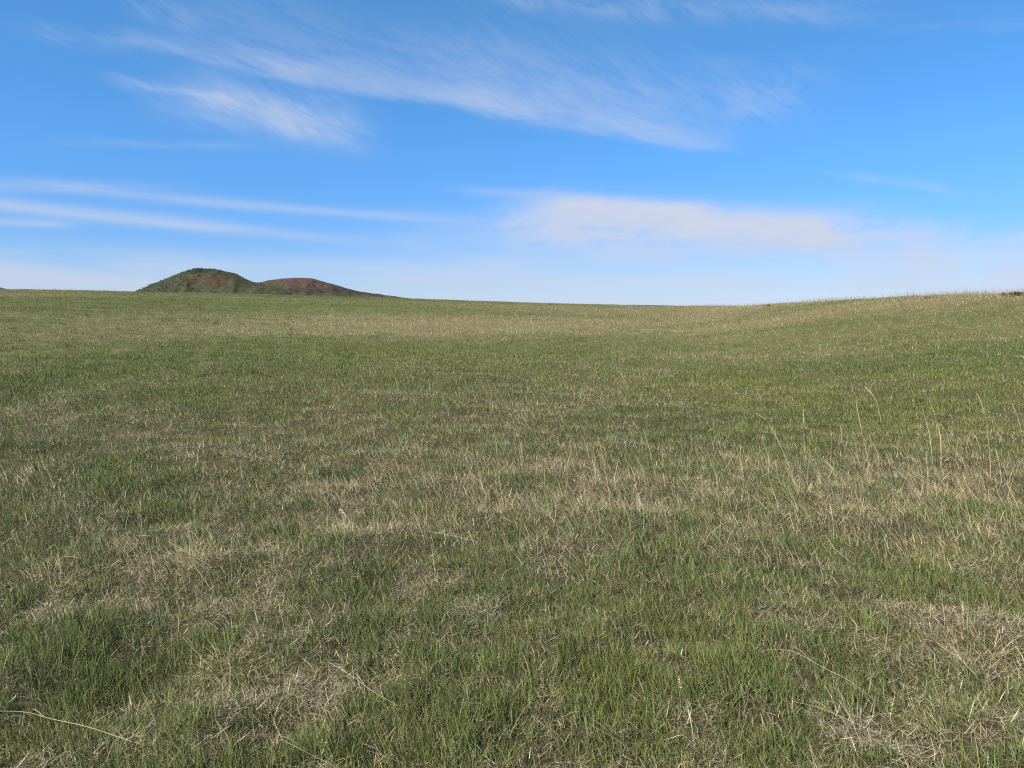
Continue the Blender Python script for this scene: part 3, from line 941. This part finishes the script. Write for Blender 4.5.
fine = streak_noise(math.radians(-16), .45, 2.2, 31.0, 8, .65, .6)
fine2 = streak_noise(math.radians(-34), .5, 2.0, 37.0, 8, .65, .8)


def frayed(tex, fn, k=.42):
    return math_node('ADD', tex, math_node('MULTIPLY', math_node('SUBTRACT', fn, .5), k))


fib_a = frayed(fib_a, fine); fib_b = frayed(fib_b, fine2, .5)


def band(p0, p1, up, down, amp, tex, lo, hi, ends=3.0, warped=True):
    """A cloud streak between two sky points; soft widths (degrees) above and below its line."""
    (a0, e0), (a1, e1) = [tuple(math.degrees(v) for v in az_el(*p)) for p in (p0, p1)]
    Lg = math.hypot(a1 - a0, e1 - e0); ang = math.atan2(e1 - e0, a1 - a0)
    ca, sa = math.cos(ang), math.sin(ang)
    da = math_node('SUBTRACT', azd, a0); de = math_node('SUBTRACT', eld_w if warped else eld, e0)
    p = math_node('ADD', math_node('MULTIPLY', da, ca), math_node('MULTIPLY', de, sa))
    q = math_node('SUBTRACT', math_node('MULTIPLY', de, ca), math_node('MULTIPLY', da, sa))
    qu = math_node('MAXIMUM', math_node('DIVIDE', q, up), 0.0)
    qd = math_node('MAXIMUM', math_node('DIVIDE', q, -down), 0.0)
    pe = math_node('MAXIMUM', math_node('DIVIDE', math_node('SUBTRACT', p, Lg), ends), math_node('DIVIDE', p, -ends))
    pe = math_node('MAXIMUM', pe, 0.0)
    s = math_node('ADD', math_node('ADD', math_node('MULTIPLY', qu, qu), math_node('MULTIPLY', qd, qd)), math_node('MULTIPLY', pe, pe))
    g = math_node('EXPONENT', math_node('MULTIPLY', s, -1.0))
    mr = N.new('ShaderNodeMapRange'); mr.interpolation_type = 'SMOOTHSTEP'; mr.inputs[1].default_value = lo; mr.inputs[2].default_value = hi
    L.new(tex, mr.inputs[0])
    return math_node('MULTIPLY', math_node('MULTIPLY', g, mr.outputs[0]), amp)


BANDS_SKY = [
    # the long upper streak, sharp below and fanning out above
    band((140, 44), (300, 75), .7, .35, .32, fib_a, .15, .70, 1.5),
    band((280, 74), (500, 108), 1.3, .40, .27, fib_a, .12, .75, 3),
    band((480, 108), (705, 147), 1.3, .40, .30, fib_a, .12, .75, 2),
    band((250, 48), (640, 126), 3.2, .8, .27, fib_a, .15, .78, 4),
    band((470, 60), (760, 105), 2.6, 1.8, .22, fib_b, .25, .75, 4),
    band((60, 36), (110, 46), .8, .6, .20, fib_a, .3, .7, 2),
    # the patch below it
    band((138, 85), (215, 97), .40, .30, .44, fib_a, .18, .65, 1.5),
    band((220, 106), (325, 126), 1.7, 1.2, .58, fib_b, .12, .70, 2.2),
    band((170, 100), (350, 135), 1.4, 1.3, .18, fib_a, .22, .66, 2.0),
    band((95, 144), (220, 147), .35, .35, .18, fib_c, .25, .7, 2.5),
    # paired thin lines low on the left
    band((-40, 186), (60, 187), .40, .35, .32, fib_c, .12, .68, 5, False),
    band((60, 187), (440, 219), .42, .38, .40, fib_c, .10, .68, 3, False),
    band((-40, 201), (200, 226), .50, .42, .56, fib_c, .05, .62, 4, False),
    band((200, 226), (395, 244), .42, .40, .40, fib_c, .10, .68, 3, False),
    band((-30, 221), (45, 224), .30, .25, .45, fib_c, .1, .6, 1.5, False),
    # the bank above the middle of the horizon
    band((575, 204), (690, 210), .55, 1.1, .88, lump, .15, .50, 2.0, False),
    band((572, 205), (690, 209), .35, .9, .62, puff, .34, .52, 1.5, False),
    band((700, 220), (815, 226), .5, .8, .50, puff, .34, .54, 1.2, False),
    band((690, 224), (812, 226), .75, .9, .92, lump, .12, .48, 1.2, False),
    band((540, 226), (830, 232), 1.3, 1.7, .72, lump, .20, .62, 4),
    band((850, 238), (1060, 240), .9, .8, .62, lump, .22, .60, 4),
    band((430, 240), (560, 236), 1.8, 1.6, .30, fib_c, .2, .7, 5),
    band((900, 266), (1060, 270), 1.5, 1.3, .70, lump, .25, .60, 4),
    band((520, 258), (780, 264), .8, .8, .42, fib_c, .25, .65, 5),
    band((560, 218), (820, 236), 1.6, 1.4, .58, lump, .05, .55, 3, False),
    band((240, 262), (480, 268), .7, .6, .34, fib_c, .15, .6, 6, False),
    band((420, 278), (700, 282), .7, .7, .48, fib_c, .28, .58, 6, False),
    band((640, 252), (900, 256), .5, .45, .50, fib_c, .30, .58, 5, False),
    band((760, 286), (1060, 282), .8, .8, .50, fib_c, .28, .58, 6, False),
    # small wisps
    band((540, 2), (800, 10), .9, .8, .24, fib_b, .30, .70, 4),
    band((860, 20), (960, 22), .6, .5, .18, fib_c, .3, .7, 4),
    band((868, 177), (930, 188), .30, .35, .24, fib_a, .25, .65, 2),
    band((500, 192), (580, 198), .4, .5, .30, fib_c, .25, .7, 3),
    band((750, 102), (800, 84), 1.0, 1.0, .18, fib_b, .3, .7, 2),
    band((150, 10), (180, 22), 1.0, .7, .20, fib_b, .3, .7, 1.5),
    # thin cloud along the horizon, thicker to the left
    band((-60, 268), (130, 274), 1.3, 1.8, .66, fib_c, .2, .58, 7, False),
    band((200, 298), (1100, 298), 1.3, 4, .34, fib_c, .05, .6, 9, False),
]
clear = 1.0
for b in BANDS_SKY:
    t = math_node('SUBTRACT', 1.0, b, None, True)
    clear = t if isinstance(clear, float) else math_node('MULTIPLY', clear, t)
cover = math_node('SUBTRACT', 1.0, clear, None, True)
# more cirrus over the rest of the sky, outside the part the photograph shows
dz = math_node('MAXIMUM', sx.outputs[2], .06)
pv = combine(math_node('DIVIDE', sx.outputs[0], dz), math_node('MULTIPLY', math_node('DIVIDE', sx.outputs[1], dz), 2.2), 2.0)
ov = N.new('ShaderNodeMapRange'); ov.interpolation_type = 'SMOOTHSTEP'; ov.inputs[1].default_value = .52; ov.inputs[2].default_value = .85; ov.inputs[4].default_value = .5
L.new(noise(pv, .5, 6, .6, .4), ov.inputs[0])
side = N.new('ShaderNodeMapRange'); side.inputs[1].default_value = 42; side.inputs[2].default_value = 60
L.new(math_node('ABSOLUTE', azd), side.inputs[0])
cover = math_node('MAXIMUM', cover, math_node('MULTIPLY', ov.outputs[0], side.outputs[0]))
cmix = N.new('ShaderNodeMix'); cmix.data_type = 'RGBA'
CLOUD = (3.12, 3.42, 4.15, 1)
cmix.inputs[7].default_value = CLOUD
# pale moist air low over the land
e2 = math_node('DIVIDE', math_node('MAXIMUM', eld, 0.0), 5.2)
low = math_node('MULTIPLY', math_node('EXPONENT', math_node('MULTIPLY', math_node('POWER', e2, 1.6), -1.0)), .40)
hmix = N.new('ShaderNodeMix'); hmix.data_type = 'RGBA'; hmix.inputs[7].default_value = (2.15, 2.95, 4.15, 1)
L.new(low, hmix.inputs[0]); L.new(hsv.outputs[0], hmix.inputs[6])
L.new(cover, cmix.inputs[0]); L.new(hmix.outputs[2], cmix.inputs[6])
L.new(cmix.outputs[2], bg.inputs[0])

sun = bpy.data.lights.new('sun', 'SUN'); sun.energy = 5.0; sun.angle = math.radians(.53); sun.color = (1.0, .94, .84)
so = bpy.data.objects.new('sun', sun); COL.objects.link(so)
sd = Vector((math.sin(SUN_AZ) * math.cos(SUN_EL), math.cos(SUN_AZ) * math.cos(SUN_EL), math.sin(SUN_EL)))
so.rotation_euler = sd.to_track_quat('Z', 'Y').to_euler(); so.location = (0, 0, 60)

# ------------------------------------------------------------------ camera and view
cam = bpy.data.cameras.new('camera'); cam.lens = LENS; cam.sensor_width = 36; cam.sensor_fit = 'HORIZONTAL'
cam.clip_start = .05; cam.clip_end = 20000
co_ = bpy.data.objects.new('camera', cam); COL.objects.link(co_)
co_.location = (0, 0, EYE); co_.rotation_euler = (math.pi / 2 - PITCH, 0, 0)
scene.camera = co_
vs = scene.view_settings
vs.view_transform = 'Standard'; vs.look = 'None'; vs.exposure = 1.13; vs.gamma = 1.0; vs.use_curve_mapping = False
scene.render.engine = 'CYCLES'
cy = scene.cycles
cy.max_bounces = 5; cy.diffuse_bounces = 2; cy.transmission_bounces = 3; cy.glossy_bounces = 2; cy.transparent_max_bounces = 4
cy.use_denoising = False
cy.filter_width = 1.2
